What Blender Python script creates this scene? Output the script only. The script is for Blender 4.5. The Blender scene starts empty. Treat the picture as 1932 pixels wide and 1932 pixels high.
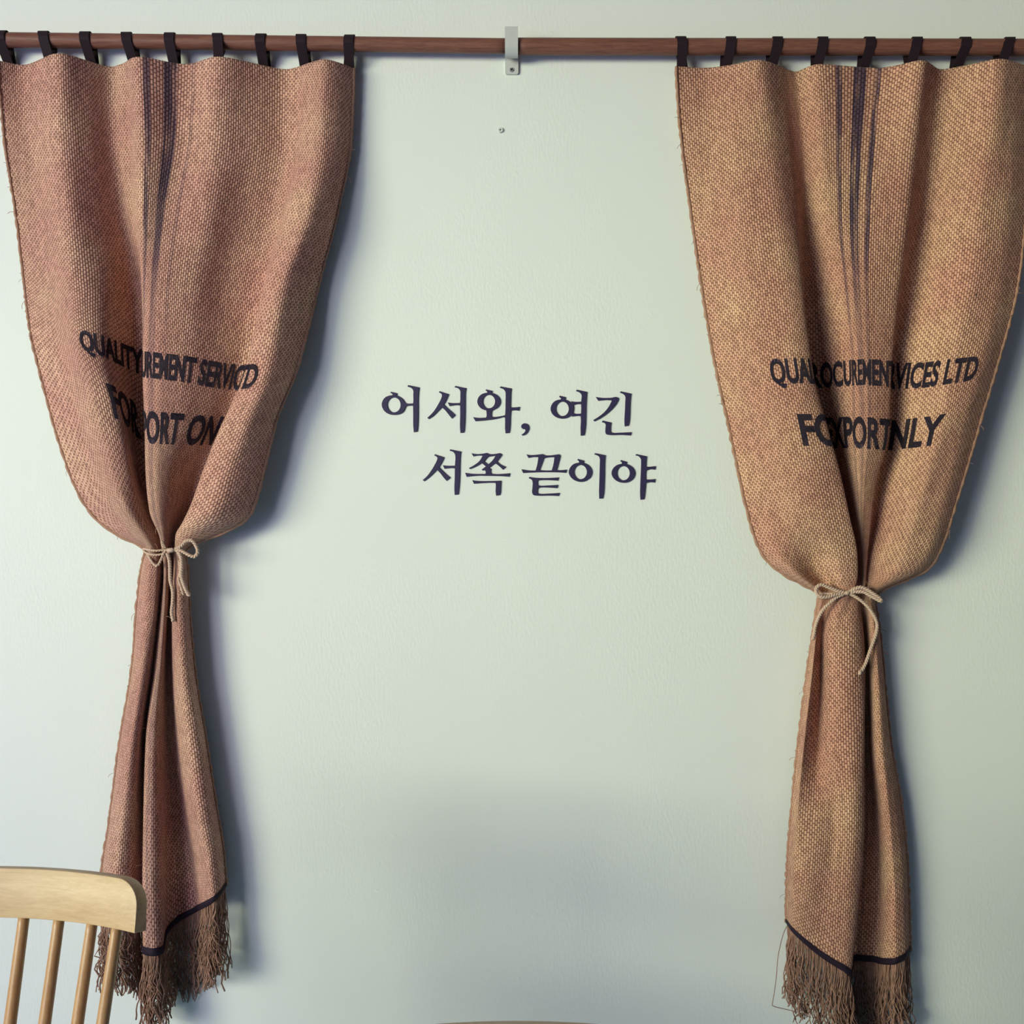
import bpy, bmesh, math, random
import numpy as np
from mathutils import Vector, Matrix

random.seed(7); rng = np.random.default_rng(7)
SC = bpy.context.scene
COL = SC.collection

# ------------------------------------------------------------------ camera, world, lights, exposure
F = 1932.0                 # focal length in photo pixels
D = 2.15                   # camera to wall (m)
S = D / F                  # metres per pixel on the wall
ZC = 1.27                  # camera height
cd = bpy.data.cameras.new('camera'); cam = bpy.data.objects.new('camera', cd); COL.objects.link(cam)
cd.sensor_fit = 'HORIZONTAL'; cd.sensor_width = 36; cd.lens = 36.0; cd.clip_start = 0.02
cam.location = (0, -D, ZC); cam.rotation_euler = (math.pi / 2, 0, 0)
SC.camera = cam

W = bpy.data.worlds.new('room_ambience'); SC.world = W; W.use_nodes = True
bg = W.node_tree.nodes['Background']; bg.inputs[0].default_value = (0.52, 0.395, 0.74, 1); bg.inputs[1].default_value = 6.9

def area(name, loc, target, sx, sy, power, col):
    l = bpy.data.lights.new(name, 'AREA'); l.shape = 'RECTANGLE'; l.size = sx; l.size_y = sy
    l.energy = power; l.color = col
    o = bpy.data.objects.new(name, l); COL.objects.link(o); o.location = loc
    o.rotation_euler = (Vector(target) - Vector(loc)).to_track_quat('-Z', 'Y').to_euler()
    return o
area('window_daylight', (-9.5, -7.2, 2.3), (0.2, 0, 1.5), 6.0, 3.4, 1850, (0.94, 1.0, 0.58))
area('added_soft_light', (-6.3, -9.2, 2.0), (0, 0, 1.3), 3.4, 2.4, 270, (0.82, 1.0, 0.72))  # added lamp: softens the wall shadows and thins the chair's

SC.view_settings.view_transform = 'Standard'; SC.view_settings.look = 'None'
SC.view_settings.gamma = 1.0; SC.view_settings.use_curve_mapping = False
SC.view_settings.exposure = 0.0

# ------------------------------------------------------------------ helpers
def P(px, py, d):
    """photo pixel + distance d (in wall pixels) in front of the wall -> world point"""
    t = D - d * S
    return Vector(((px - 966) * t / F, -d * S, ZC - (py - 966) * t / F))

def obj(name, me, mat=None, parent=None, smooth=True):
    o = bpy.data.objects.new(name, me); COL.objects.link(o)
    if mat is not None and not me.materials: me.materials.append(mat)
    if smooth and len(me.polygons): me.polygons.foreach_set('use_smooth', [True] * len(me.polygons))
    if parent is not None: o.parent = parent
    return o

def tag(o, label, cat, group=None, kind=None):
    o['label'] = label; o['category'] = cat
    if group: o['group'] = group
    if kind: o['kind'] = kind
    return o

def empty(name, loc=(0, 0, 0)):
    o = bpy.data.objects.new(name, None); COL.objects.link(o); o.location = loc; o.empty_display_size = 0.05
    return o

def mesh(name, v, f):
    me = bpy.data.meshes.new(name); me.from_pydata([tuple(p) for p in v], [], f); me.update(); return me

def tube_data(pts, r, sides=8, caps=True, closed=False, base=0):
    """pts list of Vector, r float or list"""
    n = len(pts); V = []; Fc = []
    up = Vector((0.13, -1, 0.21)).normalized()
    for i, p in enumerate(pts):
        a = pts[(i - 1) % n] if (closed or i > 0) else p
        b = pts[(i + 1) % n] if (closed or i < n - 1) else p
        t = (b - a); t = t.normalized() if t.length > 1e-9 else Vector((0, 0, 1))
        s = t.cross(up)
        s = s.normalized() if s.length > 1e-4 else t.orthogonal().normalized()
        w = s.cross(t).normalized(); up = w
        rr = r[i] if isinstance(r, (list, tuple)) else r
        for k in range(sides):
            an = 2 * math.pi * k / sides
            V.append(p + s * (math.cos(an) * rr) + w * (math.sin(an) * rr))
    for i in range(n if closed else n - 1):
        j = (i + 1) % n
        for k in range(sides):
            k2 = (k + 1) % sides
            Fc.append((base + i * sides + k, base + i * sides + k2, base + j * sides + k2, base + j * sides + k))
    if caps and not closed:
        Fc.append(tuple(base + k for k in range(sides))[::-1])
        Fc.append(tuple(base + (n - 1) * sides + k for k in range(sides)))
    return V, Fc

def tube(name, pts, r, mat, parent=None, sides=8, closed=False):
    v, f = tube_data(pts, r, sides, True, closed)
    return obj(name, mesh(name, v, f), mat, parent)

def cr(pts, n=12, closed=False):
    """Catmull-Rom resample of a list of Vectors"""
    out = []; N = len(pts)
    rngi = range(N if closed else N - 1)
    for i in rngi:
        p0 = pts[(i - 1) % N] if (closed or i > 0) else pts[0]
        p1 = pts[i]; p2 = pts[(i + 1) % N]
        p3 = pts[(i + 2) % N] if (closed or i < N - 2) else pts[N - 1]
        for k in range(n):
            t = k / n
            out.append(0.5 * ((2 * p1) + (p2 - p0) * t + (2 * p0 - 5 * p1 + 4 * p2 - p3) * t * t + (3 * p1 - p0 - 3 * p2 + p3) * t ** 3))
    if not closed: out.append(pts[-1].copy())
    return out

def bm_mesh(name, bm):
    me = bpy.data.meshes.new(name); bm.to_mesh(me); bm.free(); return me

def bevel_box(name, size, loc, mat, parent=None, bev=0.003, seg=2):
    bm = bmesh.new(); bmesh.ops.create_cube(bm, size=1)
    bmesh.ops.scale(bm, vec=size, verts=bm.verts)
    bmesh.ops.bevel(bm, geom=bm.edges[:], offset=bev, segments=seg, affect='EDGES', profile=0.5)
    bmesh.ops.translate(bm, vec=loc, verts=bm.verts)
    return obj(name, bm_mesh(name, bm), mat, parent, smooth=False)

# ------------------------------------------------------------------ materials
class NT:
    def __init__(s, name):
        s.m = bpy.data.materials.new(name); s.m.use_nodes = True; s.t = s.m.node_tree
        s.b = s.t.nodes['Principled BSDF']
    def n(s, kind, **kw):
        x = s.t.nodes.new(kind)
        for k, v in kw.items(): setattr(x, k, v)
        return x
    def put(s, sock, v):
        if isinstance(v, bpy.types.NodeSocket): s.t.links.new(v, sock)
        elif v is not None: sock.default_value = v
    def math(s, op, a, b=None, c=None, clamp=False):
        x = s.n('ShaderNodeMath', operation=op, use_clamp=clamp)
        for i, v in enumerate((a, b, c)):
            if v is not None: s.put(x.inputs[i], v)
        return x.outputs[0]
    def mix(s, fac, a, b, blend='MIX'):
        x = s.n('ShaderNodeMix', data_type='RGBA', blend_type=blend)
        s.put(x.inputs[0], fac); s.put(x.inputs[6], a); s.put(x.inputs[7], b)
        return x.outputs[2]
    def noise(s, vec, scale, detail=2.0, rough=0.5, dist=0.0):
        x = s.n('ShaderNodeTexNoise'); s.put(x.inputs['Vector'], vec)
        x.inputs['Scale'].default_value = scale; x.inputs['Detail'].default_value = detail
        x.inputs['Roughness'].default_value = rough; x.inputs['Distortion'].default_value = dist
        return x.outputs['Fac']
    def white(s, vec):
        x = s.n('ShaderNodeTexWhiteNoise', noise_dimensions='3D'); s.put(x.inputs['Vector'], vec); return x.outputs['Value']
    def ramp(s, fac, a, b, c0=0.0, c1=1.0):
        x = s.n('ShaderNodeMapRange', interpolation_type='SMOOTHSTEP'); s.put(x.inputs[0], fac)
        for i, v in zip((1, 2, 3, 4), (a, b, c0, c1)): x.inputs[i].default_value = v
        return x.outputs[0]
    def comb(s, x, y, z=0.0):
        c = s.n('ShaderNodeCombineXYZ')
        for i, v in enumerate((x, y, z)): s.put(c.inputs[i], v)
        return c.outputs[0]
    def mapping(s, vec, scale):
        x = s.n('ShaderNodeMapping'); s.put(x.inputs[0], vec); x.inputs['Scale'].default_value = scale; return x.outputs[0]
    def bump(s, h, strength, dist, normal=None):
        x = s.n('ShaderNodeBump'); x.inputs['Strength'].default_value = strength; x.inputs['Distance'].default_value = dist
        s.put(x.inputs['Height'], h)
        if normal is not None: s.put(x.inputs['Normal'], normal)
        return x.outputs[0]
    def out(s, col=None, rough=None, normal=None, spec=None):
        s.put(s.b.inputs['Base Color'], col)
        s.put(s.b.inputs['Roughness'], rough)
        if normal is not None: s.put(s.b.inputs['Normal'], normal)
        if spec is not None: s.b.inputs['Specular IOR Level'].default_value = spec
        return s.m

def pos(nt):
    return nt.n('ShaderNodeNewGeometry').outputs['Position']

def mat_plain(name, c, rough=0.6, var=0.12, scale=60, bump=0.15, spec=0.3):
    t = NT(name); p = pos(t); nz = t.noise(p, scale, 3)
    a = tuple(x * (1 - var) for x in c) + (1,); b = tuple(min(1, x * (1 + var)) for x in c) + (1,)
    return t.out(t.mix(nz, a, b), rough, t.bump(nz, bump, 0.001), spec)

def mat_wood(name, c0, c1, axis_scale, rough=0.4, spec=0.4):
    t = NT(name); tc = t.n('ShaderNodeTexCoord').outputs['Object']
    v = t.mapping(tc, axis_scale)
    g = t.noise(v, 6.0, 5, 0.6, 0.6); g2 = t.noise(v, 28.0, 3)
    f = t.math('ADD', t.math('MULTIPLY', g, 0.7), t.math('MULTIPLY', g2, 0.3))
    return t.out(t.mix(t.ramp(f, 0.3, 0.7), c0 + (1,), c1 + (1,)), rough, t.bump(f, 0.08, 0.001), spec)

def mat_wall():
    t = NT('painted_plaster'); p = pos(t)
    grain = t.noise(t.mapping(p, (1.0, 1.0, 0.38)), 190, 2, 0.55)
    fine = t.noise(p, 420, 2)
    mask = t.ramp(t.noise(p, 2.1, 2), 0.42, 0.62, 0.25, 1.0)
    lump = t.noise(p, 9, 3)
    dents = t.ramp(t.noise(p, 30, 1), 0.74, 0.8)
    h = t.math('ADD', t.math('MULTIPLY', t.math('ADD', grain, t.math('MULTIPLY', fine, 0.25)), mask), t.math('MULTIPLY', lump, 1.2))
    h = t.math('ADD', h, t.math('MULTIPLY', dents, 0.5))
    c = t.mix(t.noise(p, 3.0, 3), (0.77, 0.80, 0.76, 1), (0.82, 0.84, 0.80, 1))
    return t.out(c, 0.62, t.bump(h, 0.42, 0.0014), 0.25)

PU, PV = 0.0046, 0.0102     # yarn pitch across, float length along
def weave(t, sign):
    """returns (height, stitch random, u, v) of a coarse twill from UVs in metres"""
    uv = t.n('ShaderNodeUVMap', uv_map='UVMap').outputs[0]
    sp = t.n('ShaderNodeSeparateXYZ'); t.put(sp.inputs[0], uv); u, v = sp.outputs[0], sp.outputs[1]
    nx = t.math('MULTIPLY', t.math('SUBTRACT', t.noise(t.mapping(uv, (60, 25, 1)), 1.0, 2), 0.5), 0.0024)
    ny = t.math('MULTIPLY', t.math('SUBTRACT', t.noise(t.mapping(uv, (31, 47, 1)), 1.0, 2), 0.5), 0.0045)
    ud = t.math('ADD', u, nx); vd = t.math('ADD', v, ny)
    U = t.math('DIVIDE', ud, PU); i = t.math('FLOOR', U); fu = t.math('FRACT', U)
    Wv = t.math('ADD', t.math('DIVIDE', vd, PV), t.math('ADD', t.math('MULTIPLY', i, sign * 0.44), t.math('MULTIPLY', t.white(t.comb(i, 2.0, 5.0)), 0.10)))
    j = t.math('FLOOR', Wv); fw = t.math('FRACT', Wv)
    hu = t.math('SINE', t.math('MULTIPLY', fu, math.pi)); hw = t.math('POWER', t.math('SINE', t.math('MULTIPLY', fw, math.pi)), 0.55)
    h = t.math('MULTIPLY', t.math('POWER', hu, 0.42), hw)
    r = t.white(t.comb(i, j, 3.0))
    ry = t.white(t.comb(i, 7.0, 1.0))
    h = t.math('MULTIPLY', h, t.math('ADD', 0.8, t.math('MULTIPLY', r, 0.35)))
    return h, r, ry, u, v, uv

def mat_burlap(name, sign, stripes, warm):
    t = NT(name); h, r, ry, u, v, uv = weave(t, sign)
    fib = t.noise(t.mapping(uv, (900, 260, 1)), 1.0, 2)
    big = t.noise(uv, 5.5, 3)
    cb = warm; ca = (warm[0] * 0.88, warm[1] * 0.75, warm[2] * 0.83, 1)
    col = t.mix(t.ramp(big, 0.35, 0.68), ca, cb)
    br = t.math('ADD', 0.78, t.math('ADD', t.math('MULTIPLY', r, 0.26), t.math('ADD', t.math('MULTIPLY', ry, 0.06), t.math('MULTIPLY', fib, 0.16))))
    col = t.mix(1.0, col, t.comb(br, br, br), 'MULTIPLY')
    for uc, hw, amt in stripes:      # dyed yarns
        m = t.math('LESS_THAN', t.math('ABSOLUTE', t.math('SUBTRACT', u, uc)), hw)
        wear = t.ramp(t.noise(t.mapping(uv, (140, 7, 1)), 1.0, 2), 0.30, 0.55, 0.35, 1.0)
        fade = t.ramp(v, 0.30, 0.62, 1.0, 0.45)
        col = t.mix(t.math('MULTIPLY', t.math('MULTIPLY', t.math('MULTIPLY', m, wear), amt), fade), col, (0.045, 0.034, 0.085, 1))
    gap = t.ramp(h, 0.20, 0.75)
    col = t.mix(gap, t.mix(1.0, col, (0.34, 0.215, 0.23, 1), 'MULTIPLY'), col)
    speck = t.ramp(t.noise(t.mapping(uv, (70, 55, 1)), 1.0, 1), 0.80, 0.84)
    col = t.mix(t.math('MULTIPLY', speck, 0.7), col, (0.06, 0.035, 0.03, 1))
    hh = t.math('ADD', h, t.math('MULTIPLY', fib, 0.25))
    t.b.inputs['Sheen Weight'].default_value = 0.12; t.b.inputs['Sheen Roughness'].default_value = 0.5
    return t.out(col, 0.9, t.bump(hh, 0.75, 0.0024), 0.1)

def mat_ink(sign):
    t = NT('stencil_ink'); h, r, ry, u, v, uv = weave(t, sign)
    worn = t.math('MULTIPLY', t.ramp(h, 0.1, 0.4, 1.0, 0.0), 0.0)
    skip = t.ramp(t.math('ADD', t.noise(t.mapping(uv, (160, 120, 1)), 1.0, 3), t.math('MULTIPLY', r, 0.18)), 0.58, 0.74)
    col = t.mix(t.math('MULTIPLY', skip, 0.7), (0.022, 0.020, 0.050, 1), (0.27, 0.18, 0.15, 1))
    return t.out(col, 0.85, t.bump(h, 0.8, 0.0028), 0.15)

M = {}
M['wall'] = mat_wall()
M['floor'] = mat_plain('blue_bounce_floor', (0.18, 0.42, 0.62), 0.6, 0.1, 6)  # unseen floor, made blue to bounce a cool tint onto the wall
M['ceiling'] = mat_plain('added_mauve_ceiling', (0.22, 0.19, 0.27), 0.8, 0.05, 5)  # kept dull so the added ceiling returns little light
M['side'] = mat_plain('fill_blocking_mauve', (0.10, 0.07, 0.11), 0.8, 0.05, 5)  # kept dark so the added walls return little fill
M['rod'] = mat_wood('walnut_rod', (0.135, 0.050, 0.040), (0.25, 0.105, 0.070), (2.5, 40, 40), 0.5, 0.3)
M['ribbon'] = mat_plain('dark_ribbon', (0.020, 0.010, 0.016), 0.75, 0.25, 900, 0.3, 0.2)
M['tape'] = mat_plain('dark_hem_tape', (0.020, 0.011, 0.022), 0.7, 0.25, 900, 0.3, 0.2)
M['bracket'] = mat_plain('painted_steel', (0.56, 0.56, 0.54), 0.45, 0.04, 90, 0.06, 0.4)
M['screw'] = mat_plain('screw_steel', (0.32, 0.30, 0.33), 0.35, 0.1, 400, 0.1, 0.5)
M['recess_shade'] = mat_plain('screw_recess_shade', (0.02, 0.015, 0.02), 0.8)  # near-black colour for the shade inside slot and hole
M['letter'] = mat_plain('navy_acrylic', (0.036, 0.028, 0.082), 0.42, 0.12, 140, 0.12, 0.4)
M['twine'] = mat_plain('jute_twine', (0.60, 0.43, 0.335), 0.9, 0.2, 700, 0.5, 0.1)
M['fringe'] = mat_plain('jute_thread', (0.31, 0.175, 0.13), 0.9, 0.5, 130, 0.4, 0.1)
M['selvedge'] = mat_plain('jute_selvedge', (0.38, 0.215, 0.15), 0.9, 0.4, 260, 0.8, 0.1)
M['beech'] = mat_wood('beech', (0.50, 0.345, 0.19), (0.61, 0.445, 0.265), (3, 14, 30), 0.45, 0.35)
M['beech_shaded'] = mat_wood('beech_turned_shaded', (0.38, 0.205, 0.095), (0.50, 0.30, 0.145), (30, 30, 3), 0.36, 0.45)  # turned wood, darkened to stand for shade the spindles lack
M['plug'] = mat_plain('white_plug', (0.62, 0.62, 0.60), 0.5, 0.05)

# ------------------------------------------------------------------ the setting
wall = bevel_box('wall_back', (11.0, 0.12, 2.9), (-3.15, 0.06, 1.45), M['wall'], bev=0.001, seg=1)
wall['kind'] = 'structure'; wall['label'] = 'off-white painted plaster wall'
fl = bevel_box('floor', (11.0, 7.0, 0.1), (-3.15, -3.5, -0.05), M['floor'], bev=0.001, seg=1)
ce = bevel_box('ceiling', (11.0, 4.7, 0.1), (-3.15, -2.35, 2.70), M['ceiling'], bev=0.001, seg=1)  # unseen, added to dim the top of the wall
ce['kind'] = 'structure'; ce['label'] = 'unseen mauve-grey ceiling, added to dim the wall top'
wr = bevel_box('added_wall_right', (0.1, 4.6, 2.65), (2.3, -2.3, 1.325), M['side'], bev=0.001, seg=1)  # unseen, added so right-facing folds get little fill
wr['kind'] = 'structure'; wr['label'] = 'unseen dark mauve side wall, added to hold back fill light'
wl = bevel_box('added_wall_left', (0.16, 7.0, 1.08), (-4.7, -3.5, 0.54), M['wall'], bev=0.004, seg=1)  # unseen low wall, added to keep light off the lower curtain wall
wl['kind'] = 'structure'; wl['label'] = 'unseen off-white low wall, added to shade the foot of the curtain wall'
wp = bevel_box('added_wall_left', (0.16, 2.7, 1.57), (-4.7, -1.35, 1.865), M['wall'], bev=0.004, seg=1)  # unseen pier, added to flatten the light from left to right
wp['kind'] = 'structure'; wp['label'] = 'unseen off-white pier, added to even the light along the curtain wall'
wf = bevel_box('added_wall_front', (4.6, 0.1, 2.65), (0.05, -4.65, 1.325), M['side'], bev=0.001, seg=1)  # unseen, added so ambient light enters from the left only
wf['kind'] = 'structure'; wf['label'] = 'unseen dark mauve wall opposite the curtains, added to block fill light'
fl['kind'] = 'structure'; fl['label'] = 'unseen blue floor, coloured to tint the bounced light'

# ------------------------------------------------------------------ curtain rods and bracket
ROD_D = 32
def rod(name, p0, p1, r, label):
    a, b = P(p0[0], p0[1], ROD_D), P(p1[0], p1[1], ROD_D)
    n = 40; pts = [a.lerp(b, i / n) for i in range(n + 1)]
    c = (a + b) / 2
    e = obj(name, mesh(name, *tube_data([p - c for p in pts], r * S, 28)), M['rod']); e.location = c
    return tag(e, label, 'curtain rod', 'wooden curtain rods end to end')
rodL = rod('curtain_rod', (-170, 73.2), (963.5, 87.0), 13.4, 'slimmer reddish-brown wooden rod carrying the curtain beside the spindle-back chair')
rodR = rod('curtain_rod', (964.5, 87.6), (2110, 90.0), 15.1, 'thicker reddish-brown wooden rod carrying the curtain with the loose thread loop in its fringe')

br = empty('rod_bracket', P(965, 120, 0))
def add_local(name, me, mat, parent, smooth=True):
    """mesh in world coordinates -> child of an un-rotated parent"""
    me.transform(Matrix.Translation(-parent.location)); return obj(name, me, mat, parent, smooth)
# plate against the wall, rounded lower corners
w2 = 12.6
prof = [(-w2, 82), (w2, 82), (w2, 136)] + [(w2 - 4 + 4 * math.cos(a), 136 + 4 * math.sin(a)) for a in (0.5, 1.0, 1.57)] + \
       [(-w2 + 4 + 4 * math.cos(a), 136 + 4 * math.sin(a)) for a in (1.57, 2.1, 2.6)] + [(-w2, 136)]
bm = bmesh.new(); vs = [bm.verts.new(P(965.5 + x, y, 4.5)) for x, y in prof]
f = bm.faces.new(vs); g = bmesh.ops.extrude_face_region(bm, geom=[f])
bmesh.ops.translate(bm, vec=(0, 4.5 * S, 0), verts=[v for v in g['geom'] if isinstance(v, bmesh.types.BMVert)])
bmesh.ops.recalc_face_normals(bm, faces=bm.faces)
add_local('wall_plate', bm_mesh('wall_plate', bm), M['bracket'], br, False)
# cradle strap: out from the plate, under the rod, up in front
rc = P(965, 87.3, ROD_D)
path = []
for k in range(15):
    a = math.pi * (1 + k / 14)           # back -> under -> front
    path.append((ROD_D + math.cos(a) * 18.5, rc.z + math.sin(a) * 18.5 * S))
path = [(4, path[0][1] + 4 * S), (9, path[0][1] + 2 * S)] + path + [(ROD_D + 18.7, rc.z + 12 * S), (ROD_D + 19.0, rc.z + 27 * S)]
V = []; Fc = []
th = 2.2
for i, (d, z) in enumerate(path):
    d0, z0 = path[max(0, i - 1)]; d1, z1 = path[min(len(path) - 1, i + 1)]
    tx, tz = (d1 - d0) * S, z1 - z0; L = math.hypot(tx, tz); nx, nz = -tz / L, tx / L
    for sx in (-12.0, 12.0):
        for k in (0, th):
            V.append(Vector((rc.x + sx * S, -(d * S) - nx * -k * S * -1 * -1, z + nz * -k * S)))
for i in range(len(path) - 1):
    a = i * 4; b = a + 4
    for q, w in ((0, 1), (1, 3), (3, 2), (2, 0)): Fc.append((a + q, a + w, b + w, b + q))
Fc += [(0, 2, 3, 1), tuple(len(V) - 4 + k for k in (0, 1, 3, 2))]
me = mesh('cradle_strap', V, Fc)
bm = bmesh.new(); bm.from_mesh(me); bmesh.ops.recalc_face_normals(bm, faces=bm.faces); bm.to_mesh(me); bm.free()
add_local('cradle_strap', me, M['bracket'], br, False)
def disc(name, c, r, h, mat, parent, seg=20):
    bm = bmesh.new(); bmesh.ops.create_cone(bm, cap_ends=True, segments=seg, radius1=r, radius2=r * 0.8, depth=h)
    bmesh.ops.rotate(bm, cent=(0, 0, 0), matrix=Matrix.Rotation(math.pi / 2, 3, 'X'), verts=bm.verts)
    bmesh.ops.translate(bm, vec=c, verts=bm.verts)
    return add_local(name, bm_mesh(name, bm), mat, parent, False)
sc = P(965.4, 131.5, 5.2)
scr = disc('screw', sc, 4.8 * S, 2.0 * S, M['screw'], br)
scr['label'] = 'dark steel cross-head screw'
for a in (0.5, 0.5 + math.pi / 2):
    bm = bmesh.new(); bmesh.ops.create_cube(bm, size=1); bmesh.ops.scale(bm, vec=(6.4 * S, 0.8 * S, 1.5 * S), verts=bm.verts)
    bmesh.ops.rotate(bm, cent=(0, 0, 0), matrix=Matrix.Rotation(a, 3, 'Y'), verts=bm.verts)
    bmesh.ops.translate(bm, vec=sc + Vector((0, -1.0 * S, 0)) - br.location, verts=bm.verts)
    o = obj('screw_recess_shade', bm_mesh('screw_recess_shade', bm), M['recess_shade'], None, False); o.parent = scr  # solid dark bar in place of a shaded slot
    o.matrix_parent_inverse = Matrix.Identity(4)
tag(br, 'pale painted metal bracket cradling the two curtain rods where they meet', 'bracket')

pl = empty('wall_plug', P(944.5, 245.5, 0))
disc('plug_collar', P(944.5, 245.5, 1.6), 5.6 * S, 3.4 * S, M['plug'], pl, 18)
disc('plug_hole_shade', P(943.8, 244.6, 3.3), 1.5 * S, 0.8 * S, M['recess_shade'], pl, 10)  # solid dark disc in place of a shaded hole
tag(pl, 'small white wall plug with a dark hole below the rod bracket', 'wall plug')

# ------------------------------------------------------------------ curtains
def pchip(x, y, xs):
    x = np.asarray(x, float); y = np.asarray(y, float); h = np.diff(x); dl = np.diff(y, axis=0) / h[:, None]
    m = np.zeros_like(y)
    for i in range(1, len(x) - 1):
        a, b = dl[i - 1], dl[i]; w1, w2_ = 2 * h[i] + h[i - 1], h[i] + 2 * h[i - 1]
        with np.errstate(divide='ignore', invalid='ignore'):
            v = (w1 + w2_) / (w1 / a + w2_ / b)
        m[i] = np.where(a * b > 0, v, 0)
    m[0] = dl[0]; m[-1] = dl[-1]
    k = np.clip(np.searchsorted(x, xs, 'right') - 1, 0, len(x) - 2)
    t = ((xs - x[k]) / h[k])[:, None]; H = h[k][:, None]
    return (2*t**3-3*t**2+1)*y[k] + (t**3-2*t**2+t)*H*m[k] + (-2*t**3+3*t**2)*y[k+1] + (t**3-t**2)*H*m[k+1]

class Cloth:
    """a sheet spun over fold lines; rows = list of (px list, py list or number, d list)"""
    def __init__(s, rows, tie_row, arc_row, low_row, mid, per_line=14, per_row=20, seed=1):
        R, K = len(rows), len(rows[0][0])
        C = np.zeros((R, K, 3))
        for j, (px, py, d) in enumerate(rows):
            for i in range(K):
                y = py[i] if hasattr(py, '__len__') else py
                C[j, i] = P(px[i], y, 7 + (d[i] - 7) * (1.22 if 2 <= j <= 7 else 1.1) if d[i] > 40 else d[i] - 0.12 * (40 - d[i]))
        seg = np.linalg.norm(np.diff(C, axis=0), axis=2)
        s.rowv = np.concatenate([[0], np.cumsum(np.median(seg, axis=1))])
        vs = np.concatenate([np.linspace(s.rowv[j], s.rowv[j + 1], max(6, int(per_row * (s.rowv[j + 1] - s.rowv[j]) / 0.12)), endpoint=False) for j in range(R - 1)] + [[s.rowv[-1]]])
        A = pchip(s.rowv, C.reshape(R, -1), vs).reshape(len(vs), K, 3)
        ss = np.linspace(0, K - 1, (K - 1) * per_line + 1)
        G = pchip(np.arange(K), A.transpose(1, 0, 2).reshape(K, -1), ss).reshape(len(ss), len(vs), 3).transpose(1, 0, 2)
        for _ in range(6):                       # soften the creases a little
            G[:, 1:-1] = 0.25 * G[:, :-2] + 0.5 * G[:, 1:-1] + 0.25 * G[:, 2:]
        for _ in range(4):
            G[1:-1] = 0.25 * G[:-2] + 0.5 * G[1:-1] + 0.25 * G[2:]
        # faint slack in the sheet
        g = np.random.default_rng(seed)
        uu = np.linspace(0, 1, G.shape[1])[None, :]; vv = (vs / vs[-1])[:, None]
        wob = sum(np.sin(2 * math.pi * (uu * g.uniform(1, 7) + vv * g.uniform(1, 6)) + g.uniform(0, 6.28)) for _ in range(7)) / 7
        G[:, :, 1] += wob * 0.0042 * (0.35 + 0.65 * np.sin(math.pi * np.clip(vv, 0, 1)))
        G[:, :, 1] = np.minimum(G[:, :, 1], -0.004)
        s.G, s.V, s.ss, s.K = G, vs, ss, K
        # material coordinate across: from the arc of one upper row, and another below the tie
        def arc(vq):
            r = int(np.argmin(abs(vs - vq))); q = np.linalg.norm(np.diff(G[r], axis=0), axis=1)
            a = np.concatenate([[0], np.cumsum(q)]); return a
        ua = 0.55 * arc(s.rowv[1]) + 0.45 * arc(s.rowv[arc_row]); ub = arc(s.rowv[low_row]); m = int(mid * per_line)
        ub = ub - ub[m] + ua[m]
        vt = s.rowv[tie_row]; w = np.clip((vs - (vt - 0.012)) / 0.03, 0, 1); w = w * w * (3 - 2 * w)
        s.U = ua; s.UV = ua[None, :] * (1 - w)[:, None] + ub[None, :] * w[:, None]
        du = np.gradient(G, axis=1); dv = np.gradient(G, axis=0)
        n = np.cross(dv, du); n /= np.linalg.norm(n, axis=2, keepdims=True) + 1e-12
        s.N = n
    def mesh(s, name):
        nr, nc = s.G.shape[:2]
        idx = np.arange(nr * nc).reshape(nr, nc)
        q = np.stack([idx[:-1, :-1], idx[1:, :-1], idx[1:, 1:], idx[:-1, 1:]], -1).reshape(-1, 4)
        me = bpy.data.meshes.new(name)
        me.vertices.add(nr * nc); me.vertices.foreach_set('co', s.G.reshape(-1))
        me.loops.add(q.size); me.loops.foreach_set('vertex_index', q.reshape(-1))
        me.polygons.add(len(q)); me.polygons.foreach_set('loop_start', np.arange(0, q.size, 4))
        me.polygons.foreach_set('loop_total', np.full(len(q), 4))
        uv = me.uv_layers.new(name='UVMap')
        c = np.stack([s.UV, np.repeat(s.V[:, None], nc, 1)], -1).reshape(-1, 2)
        uv.data.foreach_set('uv', c[q.reshape(-1)].reshape(-1))
        me.update(); me.validate(); return me
    def at(s, u, v, off=0.0):
        """surface point at material (u, v) above the tie"""
        c = float(np.interp(u, s.U, np.arange(len(s.U)))); return s.grid(c, v, off)
    def grid(s, c, v, off=0.0):
        r = float(np.interp(v, s.V, np.arange(len(s.V))))
        i, j = min(int(r), len(s.V) - 2), min(int(c), s.G.shape[1] - 2); a, b = r - i, c - j
        f = lambda A: (A[i, j] * (1 - a) + A[i + 1, j] * a) * (1 - b) + (A[i, j + 1] * (1 - a) + A[i + 1, j + 1] * a) * b
        n = f(s.N); n = n / (np.linalg.norm(n) + 1e-9)
        return Vector(f(s.G) + n * off)

def sub(d, k): return [max(7, x - k) for x in d]
def persp(py0, d, dref):     # one height in the room, seen at different depths
    return [966 + (y - 966) * (F - dref) / (F - q) for y, q in zip(py0, d)]
def lin(a, b, n=16): return [a + (b - a) * i / (n - 1) for i in range(n)]

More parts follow.
